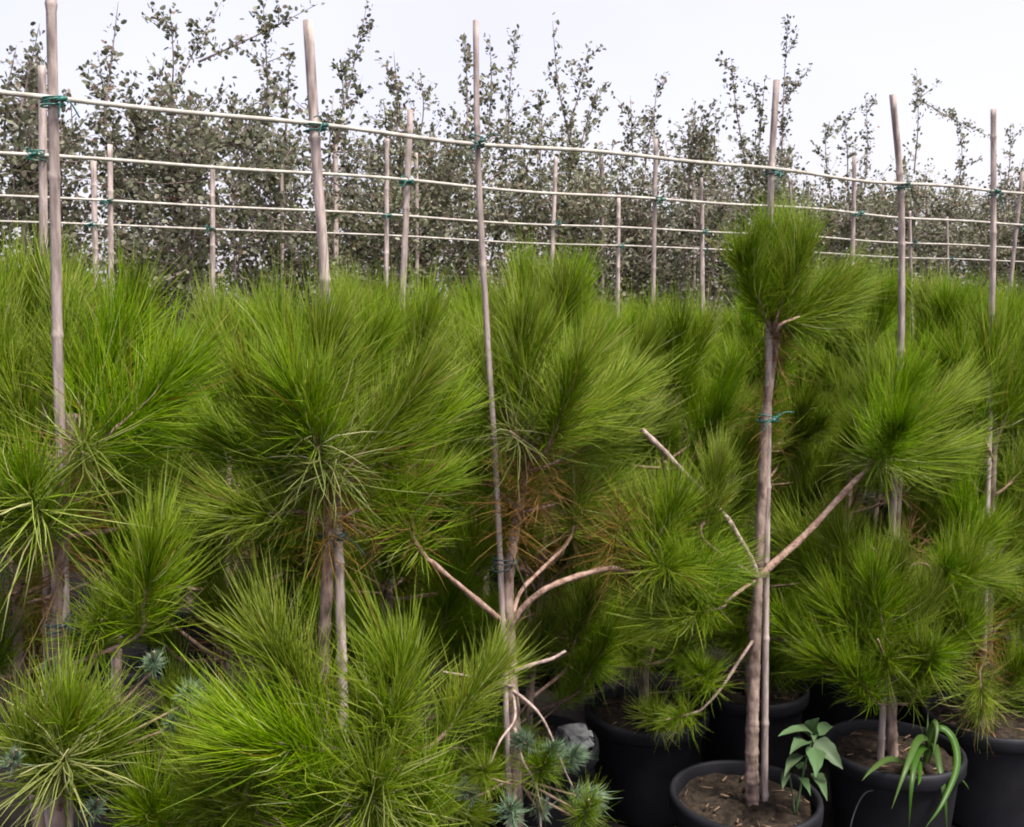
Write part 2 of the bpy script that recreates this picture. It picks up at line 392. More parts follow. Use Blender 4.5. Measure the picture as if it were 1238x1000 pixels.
S1 = {}
S1['A'] = stake(1, [(61, -40), (66, 200), (70, 430), (76, 640)], .0098, 'thick bamboo stake cut off by the sky, at the pine with many low tufts', seed=1, footpx=88)
S1['B'] = stake(1, [(372, 25), (383, 200), (394, 360), (410, 700)], .0112, 'thick bamboo stake with sawn flat top on the front rail', seed=2, footpx=424)
S1['C'] = stake(1, [(575, 25), (578, 200), (590, 420), (603, 640)], .0072, 'slender tall bamboo stake leaning into the pine with forked trunk', seed=3, footpx=622)
S1['D'] = stake(1, [(939, 97), (932, 235), (929, 500), (926, 720)], .0096, 'bamboo stake bound to the tall pine standing in the open pot with leafy weed', seed=4, footpx=924)
S1['E'] = stake(1, [(1079, 114), (1089, 230), (1090, 360), (1087, 470)], .0102, 'bowed bamboo stake curving out beside the tall pine with the open pot', seed=5, footpx=1062)
S1['F'] = stake(1, [(1201, 132), (1201, 250), (1199, 385)], .0095, 'straight bamboo stake on the front rail beside the bowed stake', seed=6, footpx=1186)
for i, (px, py, r) in enumerate([(63, 125, .0098), (379, 154, .0112), (575, 172, .0072), (933, 212, .0096), (1088, 224, .0102), (1200, 234, .0095)]):
    tie(W(1, px, py), r, ['green twine tie round the stake that the sky cuts off', 'green twine tie round the thick stake with sawn flat top', 'green twine tie round the slender leaning stake', 'green twine tie above the highest pine tuft', 'green twine tie round the bowed stake', 'green twine tie on the straight stake beside the bowed one'][i], 'ties on the front rail', seed=20 + i)
g2 = 'stakes behind the second rail'
for i, (px0, y0, px1, y1, r) in enumerate([(51, 80, 53, 300, .0105), (496, 133, 485, 400, .0100), (793, 168, 790, 340, .0082), (1033, 190, 1031, 300, .0090), (1236, 208, 1222, 340, .0092)]):
    stake(2, [(px0, y0), ((px0 + px1) / 2, (y0 + y1) / 2), (px1, y1)], r, 'bamboo stake tied to the second rail, rising out of the pines', g2, seed=30 + i)
    py = 373 - 1200 * 0
    p = row_pt(2, row_s(2, px0 + (px1 - px0) * .4), EYE + RAIL_Z); tie(p, r, 'green twine tie on the second rail', 'ties on the second rail', seed=40 + i)
for i, (px0, y0, px1, y1, r) in enumerate([(133, 175, 134, 300, .010), (468, 168, 467, 350, .0098), (672, 190, 668, 300, .0098), (848, 215, 848, 300, .0085), (1100, 255, 1102, 350, .008)]):
    stake(3, [(px0, y0), ((px0 + px1) / 2, (y0 + y1) / 2), (px1, y1)], r, 'bamboo stake tied to the third rail, rising out of the pines', 'stakes behind the third rail', seed=50 + i)
    p = row_pt(3, row_s(3, px0), EYE + RAIL_Z); tie(p, r, 'green twine tie on the third rail', 'ties on the third rail', seed=60 + i)
for i, (px0, y0, px1, y1, r) in enumerate([(113, 195, 117, 390, .0135), (257, 205, 257, 385, .0125), (748, 238, 747, 348, .0125), (849, 248, 850, 365, .0115), (1145, 262, 1146, 345, .010)]):
    stake(4, [(px0, y0), ((px0 + px1) / 2, (y0 + y1) / 2), (px1, y1)], r, 'short pale bamboo stake tied to the hindmost rail', 'stakes behind the hindmost rail', seed=70 + i)
    p = row_pt(4, row_s(4, px0 + (px1 - px0) * .35), EYE + RAIL_Z); tie(p, r, 'green twine tie on the hindmost rail', 'ties on the hindmost rail', seed=80 + i)

# ------------------------------------------------------------------ front-row pines, shaped from the photograph
def TW(row, x0, y0, o0, x1, y1, o1, kind='up', s=1.0): return (W(row, x0, y0, o0), W(row, x1, y1, o1), kind, s)
def front_pine(row, basepx, trunk, r0, r1, seed, label, scars=()):
    base = at_z(row, basepx, SOIL - .01); t = Pine(base)
    t.trunk([base] + [W(row, *q) for q in trunk], r0, r1, seed, scars); tag(t.root, label, 'pine tree')
    return t
def B(t, row, pts, r0, r1, tufts=(), m='twig'):
    tw = [TW(row, *q) for q in tufts]; P = [W(row, *(q if len(q) > 2 else (*q, 0))) for q in pts]
    if tw: P.append(tw[0][0]); P.append(tw[0][0].lerp(tw[0][1], .9))
    o = t.branch(P, r0, r1, tw, m); return o
def side_shoot(t, row, a, b, r=.0045, kind='up', s=1.0, extra=(), frm=None):
    """one shoot: a = (px,py,off) base, b = tip; frm = where it leaves the trunk"""
    P = ([W(row, *frm)] if frm else []); tw = [TW(row, *a, *b, kind, s)] + [TW(row, *e) for e in extra]
    P += [tw[0][0], tw[0][0].lerp(tw[0][1], .5), tw[0][0].lerp(tw[0][1], .93)]
    return t.branch(P, r, r * .6, tw)

# A: at the left edge
A = front_pine(1, 76, [(72, 1000), (68, 800), (72, 690), (80, 580), (86, 500)], .017, .009, 1, 'pine against the sky-cut stake, with low tufts and blue-green shoots')
for a, b, k, s, fr in [((90, 545, -.04), (133, 440, -.06), 'up', 1.05, (80, 575, 0)), ((86, 500, -.05), (75, 380, -.22), 'up', 1.0, (86, 510, 0)),
        ((110, 545, .05), (195, 470, .08), 'wide', 1.0, (80, 580, 0)), ((55, 560, -.08), (5, 450, -.14), 'up', 1.05, (78, 590, 0)),
        ((100, 600, -.1), (175, 540, -.12), 'wide', 1.0, (78, 610, 0)), ((30, 520, -.18), (-10, 400, -.22), 'up', 1.0, (82, 570, 0)),
        ((120, 480, -.15), (150, 400, -.15), 'up', 1.0, (85, 510, 0)), ((30, 640, .05), (-40, 600, .1), 'wide', 1.0, (74, 650, 0)),
        ((165, 770, .06), (182, 690, .10), 'wide', .95, (70, 810, 0)), ((140, 640, -.1), (215, 600, -.15), 'wide', .9, (75, 650, 0)),
        ((110, 790, .0), (125, 745, .06), 'ball', .8, (70, 820, 0))]:
    side_shoot(A, 1, a, b, .005, k, s, frm=fr)
side_shoot(A, 1, (66, 655, .06), (42, 610, .10), .004, 'wide', .8, extra=[(60, 640, .08, 44, 612, .13, 'old', 1.1)], frm=(74, 650, 0))
side_shoot(A, 1, (95, 565, .08), (100, 545, .13), .004, 'old', 1.0, frm=(80, 575, 0))
side_shoot(A, 1, (72, 965, .10), (80, 893, .15), .005, 'wide', 1.0, extra=[(74, 940, .12, 78, 915, .2, 'old', 1.1), (70, 960, .08, 40, 905, .14, 'wide', .85), (78, 960, .08, 118, 912, .12, 'wide', .8)], frm=(72, 980, 0))
for x, y, o_, x1, y1, o1 in [(145, 895, .1, 143, 878, .15), (15, 925, .2, 20, 905, .25), (185, 810, .10, 186, 786, .15), (225, 850, .02, 232, 830, .06), (60, 815, .0, 62, 795, .04), (110, 985, .15, 120, 965, .2), (205, 880, .0, 215, 860, .03)]:
    side_shoot(A, 1, (x, y, o_), (x1, y1, o1), .003, 'juv', rng.uniform(.55, .95), frm=(71, 930, 0))
for p in [(78, 690, .02), (70, 740, .0), (85, 640, .03)]: tuft(A.t, A.loc(W(1, *p)), A.loc(W(1, p[0], p[1] - 40, p[2])), 'dead', 1.0)

# B
Bp = front_pine(1, 398, [(392, 950), (391, 800), (395, 700), (396, 620), (388, 550), (386, 500)], .0155, .008, 2, 'reddish-trunked pine at the sawn-top stake, with a low bushy branch in front')
for a, b, k, s, fr in [((386, 545, .02), (391, 440, .03), 'up', 1.1, None), ((415, 575, .05), (492, 480, .07), 'up', 1.05, (393, 600, 0)),
        ((440, 570, .03), (530, 505, .0), 'wide', 1.0, (394, 600, 0)), ((375, 575, .05), (318, 490, .06), 'up', 1.05, (392, 595, 0)),
        ((370, 590, -.03), (285, 545, -.06), 'wide', 1.0, (393, 605, 0)), ((380, 520, -.1), (345, 425, -.12), 'up', 1.0, (388, 560, 0)),
        ((400, 530, -.1), (445, 430, -.12), 'up', 1.0, (388, 560, 0)), ((372, 620, .0), (300, 620, .05), 'wide', .9, (395, 640, 0)),
        ((425, 620, .02), (510, 590, .05), 'wide', .9, (396, 640, 0)), ((390, 560, .08), (360, 480, .14), 'wide', .95, (393, 590, 0))]:
    side_shoot(Bp, 1, a, b, .005, k, s, frm=fr)
side_shoot(Bp, 1, (388, 585, .06), (385, 535, .12), .004, 'old', 1.1, extra=[(388, 580, .06, 384, 500, .10, 'up', .8), (388, 590, .05, 400, 570, .1, 'old', 1)], frm=(394, 610, 0))
for p in [(395, 650, .02), (396, 690, .0), (390, 620, .03), (398, 670, .04), (470, 660, .0), (430, 640, .0)]: tuft(Bp.t, Bp.loc(W(1, *p)), Bp.loc(W(1, p[0], p[1] - 40, p[2])), 'dead', 1.0)
for a, b in [((270, 985, -.05), (235, 940, -.02)), ((300, 1010, .05), (265, 975, .1)), ((250, 920, -.15), (225, 870, -.15)), ((330, 940, -.15), (300, 890, -.15)), ((220, 1010, .0), (190, 985, .05))]: side_shoot(Bp, 1, a, b, .004, 'wide', .9, frm=(393, 1040, 0))
# its low branch that comes forward
B(Bp, 1, [(393, 1040), (430, 1010, .12), (455, 970, .25)], .0075, .004, [(462, 925, .30, 476, 832, .32, 'wide', 1.05), (462, 930, .30, 470, 840, .36, 'ball', 1.1), (458, 960, .3, 455, 900, .42, 'old', 1.2)])
side_shoot(Bp, 1, (430, 912, .30), (325, 898, .33), .005, 'wide', 1.05, frm=(455, 960, .26))
side_shoot(Bp, 1, (395, 875, .26), (345, 802, .26), .005, 'up', 1.05, frm=(450, 930, .28))
side_shoot(Bp, 1, (535, 890, .25), (578, 832, .24), .005, 'up', .85, frm=(460, 950, .28))
side_shoot(Bp, 1, (450, 985, .30), (452, 935, .42), .005, 'ball', 1.1, extra=[(450, 985, .3, 440, 950, .4, 'old', 1.1)], frm=(455, 1000, .25))
for a, b in [((330, 1000, .2), (275, 930, .24)), ((400, 1040, .28), (385, 965, .32)), ((490, 1040, .28), (505, 970, .33))]:
    side_shoot(Bp, 1, a, b, .0045, 'wide', 1.0, frm=(440, 1040, .15))

# C
Cp = front_pine(1, 630, [(624, 950), (621, 860), (616, 760), (616, 690), (630, 600), (640, 545), (642, 500)], .0165, .008, 3, 'pine whose trunk forks into bare side branches, at the slender leaning stake')
for a, b, k, s, fr in [((641, 530, .0), (632, 425, .0), 'up', 1.1, None), ((655, 532, .03), (742, 480, .04), 'up', 1.05, (638, 550, 0)),
        ((652, 530, -.06), (705, 435, -.08), 'up', 1.05, (640, 545, 0)), ((630, 540, -.05), (590, 465, -.08), 'up', 1.0, (638, 560, 0)),
        ((670, 560, -.1), (765, 515, -.12), 'wide', 1.0, (638, 570, 0)), ((640, 540, -.12), (650, 420, -.16), 'up', 1.0, (640, 560, 0)),
        ((660, 545, .08), (690, 470, .14), 'wide', .95, (638, 560, 0)), ((670, 610, -.1), (740, 590, -.15), 'wide', .9, (630, 620, 0)), ((610, 600, -.1), (560, 560, -.15), 'wide', .9, (630, 620, 0))]:
    side_shoot(Cp, 1, a, b, .005, k, s, frm=fr)
side_shoot(Cp, 1, (640, 540, .04), (615, 520, .08), .004, 'old', .95, frm=(638, 560, 0))
B(Cp, 1, [(612, 752), (600, 745), (560, 712, .04), (525, 682, .06)], .0075, .0045, [(512, 670, .06, 478, 610, .04, 'ball', .9)])
B(Cp, 1, [(617, 756), (632, 735, .02), (660, 712, .05), (700, 696, .06), (740, 687, .06)], .0085, .0055, [(772, 690, .06, 806, 630, .10, 'wide', 1.0), (775, 690, .06, 860, 690, .08, 'wide', 1.0), (770, 690, .06, 770, 640, .0, 'up', .9), (780, 680, .08, 820, 690, .2, 'ball', .85)])
B(Cp, 1, [(617, 750), (630, 715, -.03), (655, 688, -.06)], .006, .004, [(690, 650, -.08, 695, 600, -.10, 'ball', .9)])
B(Cp, 1, [(620, 812, .01), (645, 803, .04), (668, 796, .05), (684, 787, .06)], .0055, .0035, m='deadtwig')
B(Cp, 1, [(620, 835, .01), (645, 855, .05), (662, 880, .07), (680, 925, .08), (694, 955, .08)], .004, .002, m='deadtwig')
B(Cp, 1, [(621, 840, .01), (622, 870, .05), (605, 895, .07), (590, 930, .08)], .004, .002, m='deadtwig')
B(Cp, 1, [(622, 880, .01), (632, 920, .05), (648, 950, .07), (655, 1010, .08)], .0045, .002, m='deadtwig')
B(Cp, 1, [(620, 830, .01), (580, 820, .02), (535, 812, .02)], .004, .002, m='deadtwig')
for x, y, o_, x1, y1, o1, k in [(660, 915, .06, 668, 905, .1, 'juv'), (710, 985, .08, 712, 965, .15, 'juv'), (680, 925, .06, 700, 905, .1, 'juv'), (655, 985, .06, 650, 960, .12, 'juv'), (620, 990, .1, 615, 970, .14, 'juv'), (690, 960, .06, 735, 965, .1, 'juv'), (640, 905, .03, 625, 890, .06, 'juv'), (570, 965, .1, 560, 950, .14, 'juv')]:
    side_shoot(Cp, 1, (x, y, o_), (x1, y1, o1), .003, k, rng.uniform(.6, 1.1), extra=[(x, y, o_ - .02, x1 + 12, y1 - 2, o1 - .02, k, rng.uniform(.5, .9))], frm=(625, 940, 0))
for x, y, o_, x1, y1, o1 in [(700, 990, .08, 715, 970, .14), (650, 940, .05, 660, 920, .1), (590, 940, .1, 580, 925, .16)]: side_shoot(Cp, 1, (x, y, o_), (x1, y1, o1), .003, 'ball', .55, frm=(625, 950, 0))
for p in [(622, 640, .02), (630, 610, .03), (625, 670, .02), (640, 570, .02), (740, 690, .06), (690, 660, -.08), (500, 660, .06), (610, 660, .05), (650, 620, .05), (480, 650, .0), (745, 705, .07)]: tuft(Cp.t, Cp.loc(W(1, *p)), Cp.loc(W(1, p[0] + 5, p[1] - 45, p[2])), 'dead', 1.0)

# D: the tall pine in the open pot
D = front_pine(1, 909, [(909, 900), (912, 800), (916, 700), (921, 600), (926, 505), (934, 440), (941, 398)], .0190, .009, 4, 'tall pine with bare lower trunk in the open black pot with leafy weed', scars=(.035, .082, .10, .165, .232, .25, .41, .70))
for a, b, k, s, fr in [((932, 395, .0), (930, 312, .0), 'up', 1.0, None), ((941, 392, .03), (1005, 352, .05), 'up', 1.0, (938, 410, 0)),
        ((938, 388, .04), (962, 320, .06), 'up', 1.05, (940, 402, 0)), ((945, 392, .06), (1012, 368, .08), 'wide', .95, (938, 410, 0)), ((928, 392, .02), (905, 330, .04), 'up', 1.0, (938, 410, 0)), ((942, 392, -.05), (1000, 378, -.08), 'wide', .95, (940, 405, 0)), ((935, 388, -.06), (945, 310, -.10), 'up', 1.0, (940, 402, 0)),
        ((850, 652, .10), (866, 585, .12), 'up', .82, (914, 698, .02))]:
    side_shoot(D, 1, a, b, .0055, k, s, frm=fr)
B(D, 1, [(917, 700), (930, 686, .02), (975, 645, .05), (1030, 585, .06)], .0105, .007, [(1052, 560, .06, 1090, 478, .08, 'up', 1.05), (1058, 556, .08, 1145, 485, .10, 'up', 1.05), (1056, 560, .06, 1150, 545, .08, 'wide', 1.0), (1060, 560, .08, 1085, 520, .22, 'wide', .95), (1056, 562, .06, 1075, 550, .18, 'old', 1.0), (1055, 550, .0, 1060, 470, -.06, 'up', 1.0)])
B(D, 1, [(915, 700), (908, 678, .03), (896, 655, .05), (880, 628, .07)], .0095, .008, m='deadtwig')
B(D, 1, [(880, 628, .07), (858, 603, .06), (835, 580, .05), (805, 548, .05), (777, 520, .05)], .0075, .0065, m='deadtwig')
B(D, 1, [(912, 772), (893, 800, .03), (872, 832, .05), (850, 856, .06)], .0045, .003, [(838, 862, .06, 800, 872, .07, 'ball', .55), (862, 835, .05, 835, 790, .06, 'ball', .7)], m='bark')
B(D, 1, [(915, 700), (880, 725, .05)], .005, .004, [(870, 735, .06, 800, 745, .10, 'wide', .9), (860, 730, .06, 830, 690, .14, 'wide', .9)])
for p in [(938, 450, .02), (925, 540, .0), (936, 420, .02)]: tuft(D.t, D.loc(W(1, *p)), D.loc(W(1, p[0] + 4, p[1] - 45, p[2])), 'dead', .9)

# E
E = front_pine(1, 1079, [(1078, 860), (1079, 760), (1080, 690), (1085, 620), (1088, 545)], .017, .009, 5, 'pine in the pot with drooping grass, half hidden behind a large bright tuft')
for a, b, k, s, fr in [((1088, 560, -.03), (1090, 465, -.05), 'up', 1.0, None), ((1090, 600, -.05), (1160, 540, -.05), 'wide', 1.0, (1085, 620, 0)), ((1085, 600, -.08), (1040, 540, -.1), 'wide', 1.0, (1085, 620, 0)),
        ((1060, 790, .03), (1010, 735, .05), 'wide', 1.0, (1079, 800, 0)), ((1085, 800, .06), (1112, 735, .10), 'up', 1.0, (1079, 810, 0)), ((1095, 810, .03), (1160, 765, .05), 'wide', 1.0, (1079, 815, 0)),
        ((1070, 770, .08), (1055, 700, .12), 'wide', .9, (1079, 780, 0)), ((1030, 780, -.05), (985, 690, -.06), 'wide', 1.0, (1079, 800, 0)), ((1075, 810, .05), (1060, 770, .18), 'ball', 1.0, (1079, 820, 0)),
        ((1050, 820, .02), (990, 790, .05), 'wide', .9, (1079, 820, 0)), ((1100, 800, .06), (1130, 790, .18), 'ball', 1.0, (1079, 815, 0)), ((1130, 770, -.05), (1200, 720, -.06), 'wide', 1.0, (1079, 800, 0))]:
    side_shoot(E, 1, a, b, .005, k, s, frm=fr)
B(E, 1, [(1078, 694), (1090, 690, .03), (1105, 683, .05), (1118, 682, .06)], .006, .0045, [(1140, 690, .06, 1185, 650, .08, 'wide', .95), (1140, 695, .06, 1200, 700, .08, 'wide', .9), (1140, 700, .06, 1150, 670, .2, 'ball', .9)])
B(E, 1, [(1079, 694), (1070, 684, .02), (1060, 668, .05), (1052, 660, .06)], .005, .003, m='deadtwig')
for a, b, k, s_, fr in [((1080, 760, .05), (1085, 690, .10), 'up', .9, (1079, 780, 0)), ((1060, 720, .0), (1010, 650, .0), 'wide', .95, (1080, 730, 0)), ((1100, 850, .04), (1120, 800, .14), 'wide', .85, (1079, 850, 0)), ((1060, 850, .04), (1030, 810, .12), 'wide', .85, (1079, 850, 0)), ((1020, 720, -.1), (960, 660, -.1), 'wide', 1.0, (1080, 750, 0)), ((1010, 800, -.05), (955, 760, -.05), 'wide', 1.0, (1080, 800, 0)), ((1120, 740, .02), (1160, 700, .1), 'wide', .95, (1080, 750, 0))]: side_shoot(E, 1, a, b, .005, k, s_, frm=fr)
for p in [(1080, 820, .02), (1085, 600, 0), (1100, 700, .03)]: tuft(E.t, E.loc(W(1, *p)), E.loc(W(1, p[0], p[1] - 40, p[2])), 'dead', 1.0)

# F
F = front_pine(1, 1196, [(1195, 840), (1196, 700), (1200, 580), (1204, 500)], .016, .009, 6, 'bright pine by the straight stake, with a yellowing tuft hanging to its pot')
for a, b, k, s, fr in [((1203, 520, 0), (1195, 420, 0), 'up', 1.1, None), ((1210, 520, .03), (1245, 430, .04), 'up', 1.05, (1203, 540, 0)), ((1190, 530, .02), (1155, 440, .03), 'up', 1.05, (1202, 560, 0)),
        ((1215, 590, .03), (1265, 540, .05), 'wide', 1.0, (1200, 600, 0)), ((1180, 590, -.03), (1140, 520, -.05), 'wide', 1.0, (1200, 600, 0)), ((1205, 760, .02), (1245, 725, .04), 'wide', .9, (1196, 780, 0)),
        ((1215, 820, .03), (1255, 790, .06), 'wide', .9, (1196, 820, 0)), ((1200, 500, -.1), (1215, 400, -.12), 'up', 1.0, (1203, 540, 0))]:
    side_shoot(F, 1, a, b, .005, k, s, frm=fr)
side_shoot(F, 1, (1185, 810, .06), (1188, 868, .12), .005, 'ball', .8, extra=[(1186, 815, .06, 1190, 880, .10, 'old', 1.1), (1184, 815, .05, 1188, 880, .1, 'dead', 1)], frm=(1196, 800, 0))
for a, b, k, s_, fr in [((1190, 700, .0), (1165, 620, .02), 'wide', 1.0, (1197, 720, 0)), ((1205, 680, .0), (1240, 620, .02), 'wide', 1.0, (1197, 700, 0)), ((1180, 780, .04), (1150, 730, .1), 'wide', .9, (1196, 790, 0)), ((1205, 850, .03), (1230, 810, .12), 'wide', .85, (1196, 850, 0))]: side_shoot(F, 1, a, b, .005, k, s_, frm=fr)
for p in [(1196, 800, .02), (1180, 830, .03), (1165, 800, 0)]: tuft(F.t, F.loc(W(1, *p)), F.loc(W(1, p[0], p[1] - 40, p[2])), 'dead', 1.0)

def pot_at(t, label, s=1.0, d=(0, 0)): return pot(t.base + Vector((d[0], d[1], 0)), label, None, rng.random() * 6, s)
pot_at(A, 'black plastic pot under the pine with low tufts and blue-green shoots'); pot_at(Bp, 'black plastic pot under the reddish-trunked pine'); pot_at(Cp, 'black plastic pot under the pine with forked trunk')
potD = pot_at(D, 'open black plastic pot holding the tall bare-trunked pine and a leafy weed', 1.0, (-.02, .0)); potE = pot_at(E, 'black plastic pot with grass drooping over its rim', 1.0, (0, .0)); pot_at(F, 'black plastic pot under the hanging yellowing tuft')
for t, (px, py), lab in [(A, (75, 752), 'dark tie binding the pine with low tufts to its stake'), (Bp, (400, 648), 'dark tie round the reddish pine trunk and its stake'), (Cp, (610, 680), 'blue-grey tie below the slender leaning stake'), (D, (928, 507), 'green tie binding the tall pine to its stake halfway up'), (E, (1079, 651), 'blue-grey tie on the half hidden pine trunk')]:
    tie(W(1, px, py, .0), .019, lab, seed=int(px), m='tie' if px == 928 else 'darktie', gap=.006)

# ------------------------------------------------------------------ pines of the rows behind
def generic_pine(seed, low=.12):
    rn = random.Random(seed); t = Pine((0, 0, 0)); H = 1.25
    lean = Vector((rn.uniform(-.05, .05), rn.uniform(-.05, .05), 0))
    def tp(z): f = z / H; return lean * f + Vector((.02 * math.sin(f * 5 + seed), .02 * math.cos(f * 4 + seed), z))
    t.trunk([tp(H * i / 5) for i in range(6)], .016, .008, seed)
    def shoot(z, az, L, el, kind, s, tl=.2):
        a = tp(z); d = Vector((math.cos(az) * math.cos(el), math.sin(az) * math.cos(el), math.sin(el)))
        b = a + d * L; d2 = (d + Vector((0, 0, .95))).normalized(); c = b + d2 * tl
        tw = [(b - d * .03, c, kind, s)]
        if rn.random() < .55:
            d3 = (d2 + Vector((rn.uniform(-.8, .8), rn.uniform(-.8, .8), rn.uniform(-.3, .3)))).normalized(); tw.append((b - d * .02, b + d3 * tl * .9, kind, s * .95))
        t.branch([a, a.lerp(b, .55) - Vector((0, 0, .012)), b, c], .0065, .003, tw)
    top = tp(H)
    t.branch([top, top + Vector((0, 0, .1)), top + Vector((0, 0, .2))], .0055, .003, [(top - Vector((0, 0, .05)), top + Vector((rn.uniform(-.03, .03), rn.uniform(-.03, .03), .19)), 'far', 1.05)])
    for k in range(4): shoot(H - .02, k * 1.57 + rn.random(), .07, R(rn.uniform(45, 70)), 'far', 1.05)
    z = H - .22; az = rn.random() * 6
    while z > low:
        n = rn.choice((5, 6)); f = (H - z) / H
        for k in range(n):
            shoot(max(.08, z + rn.uniform(-.04, .04)), az + k * 6.28 / n + rn.uniform(-.3, .3), rn.uniform(.12, .22) + .10 * f, R(rn.uniform(10, 45)), 'far', rn.uniform(.9, 1.1))
        az += .7; z -= rn.uniform(.18, .25)
    if low < .3:
        for k in range(14):
            zz = rn.uniform(.06, .48); th = k * .45 + rn.random(); L = rn.uniform(.14, .30); a = tp(zz); e = a + Vector((math.cos(th) * L, math.sin(th) * L, rn.uniform(-.06, .06)))
            t.branch([a, a.lerp(e, .5), e], .004, .002, [(e, e + Vector((math.cos(th) * .1, math.sin(th) * .1, rn.uniform(-.03, .06))), rn.choice(('ball', 'wide')), .85)])
    for k in range(4):
        zz = rn.uniform(.3, .9); tuft(t.t, tp(zz), tp(zz + .1) + Vector((rn.uniform(-.06, .06), rn.uniform(-.06, .06), 0)), 'dead', 1.1)
    return t.root
LAND = [(70, 'the sky-cut stake'), (390, 'the sawn-top stake'), (600, 'the slender leaning stake'), (925, 'the tall pine in the open pot'), (1085, 'the bowed stake'), (1200, 'the straight front stake')]
PROTO = [generic_pine(s) for s in (101, 102, 103, 104, 105)]; PROTO3 = [generic_pine(s, .4) for s in (111, 112, 113)]; PROTO4 = [generic_pine(s, .62) for s in (121, 122, 123)]
SIL = [(-300, 320), (0, 312), (60, 330), (110, 365), (200, 375), (300, 372), (370, 345), (440, 335), (515, 305), (600, 325), (700, 315), (770, 350), (850, 372), (910, 360), (1000, 325), (1060, 305), (1130, 345), (1238, 350), (1700, 345)]
def sil(x):
    for (a, b), (c, d) in zip(SIL, SIL[1:]):
        if a <= x <= c: return b + (d - b) * (x - a) / (c - a)
    return 345
_used = set(); rn = random.Random(77)
for row, pxs in ((1, [1310]), (2, 'stem'), (3, None), (4, None)):
    if pxs == 'stem':
        s0 = row_s(2, 772); ss = [s0 + .47 * k + (rn.uniform(-.03, .03) if k not in (0, -1) else 0) for k in range(-6, 7)]; ss = [q for q in ss if row_s(2, -110) < q < row_s(2, 1330)]
    elif pxs is None:
        s0, s1 = row_s(row, -110), row_s(row, 1330); n = int((s1 - s0) / .50); ss = [s0 + (s1 - s0) * i / n + rn.uniform(-.05, .05) for i in range(n + 1)]
    else: ss = [row_s(row, p) for p in pxs]
    lab = {1: 'front-row pine', 2: 'bushy pine standing in the row under the second rail', 3: 'bushy pine in the row under the third rail', 4: 'pine in the hindmost row under the last rail, before the oaks'}[row]
    plab = {1: 'black plastic pot', 2: 'black plastic pot in the row under the second rail', 3: 'black plastic pot in the row under the third rail', 4: 'black plastic pot in the hindmost row of pines'}[row]
    for s in ss:
        p = row_pt(row, s, SOIL - .01) + N * (rn.uniform(-.04, .04) if row != 2 else -.09 + rn.uniform(-.02, .02))
        x, _ = px_of(row_pt(row, s, EYE)); ty = sil(x) + {1: 20, 2: rn.uniform(0, 25), 3: rn.uniform(12, 40), 4: rn.uniform(20, 42)}[row]
        if row == 4: ty = max(ty, 366)
        topz = W(row, x, ty).z; h = topz - SOIL
        src = rn.choice({3: PROTO3, 4: PROTO4}.get(row, PROTO3 if x < 360 else PROTO)); o = src if src.name not in _used else copy_tree(src); _used.add(src.name)
        k = h / 1.58; o.location = p; o.scale = (min(1.08, max(.9, k)),) * 2 + (k,); o.rotation_euler.z = rn.random() * 6.28
        grp = {1: 'front-row pines at the edges', 2: 'pines under the second rail', 3: 'pines under the third rail', 4: 'pines of the hindmost row'}[row]
        if row == 1: grp = None
        lb, pl = lab, plab
        if row == 1 and x > 600: lb, pl = 'front-row pine beyond the bright pine by the straight stake', 'black plastic pot beyond the pot under the hanging tuft'
        if row > 1:
            near = min(LAND, key=lambda q: abs(q[0] - x))[1]; nth = {2: 'second', 3: 'third', 4: 'hindmost'}[row]; lb, pl = 'bushy pine under the %s rail, behind ' % nth + near, 'black pot under the %s rail, behind ' % nth + near
        tag(o, lb, 'pine tree', grp); q = pot(p, pl, grp.replace('pines', 'pots') if grp else None, rn.random() * 6)
        if row == 2 and abs(s - (s0 - .47)) < .01: STONEPOT = p.copy()
for src in PROTO + PROTO3 + PROTO4 + [POT0, POT1]:
    if src.name not in _used and src.name not in _potuse:
        for c in kids_of(src):
            for d in kids_of(c): bpy.data.objects.remove(d)
            bpy.data.objects.remove(c)
        bpy.data.objects.remove(src)

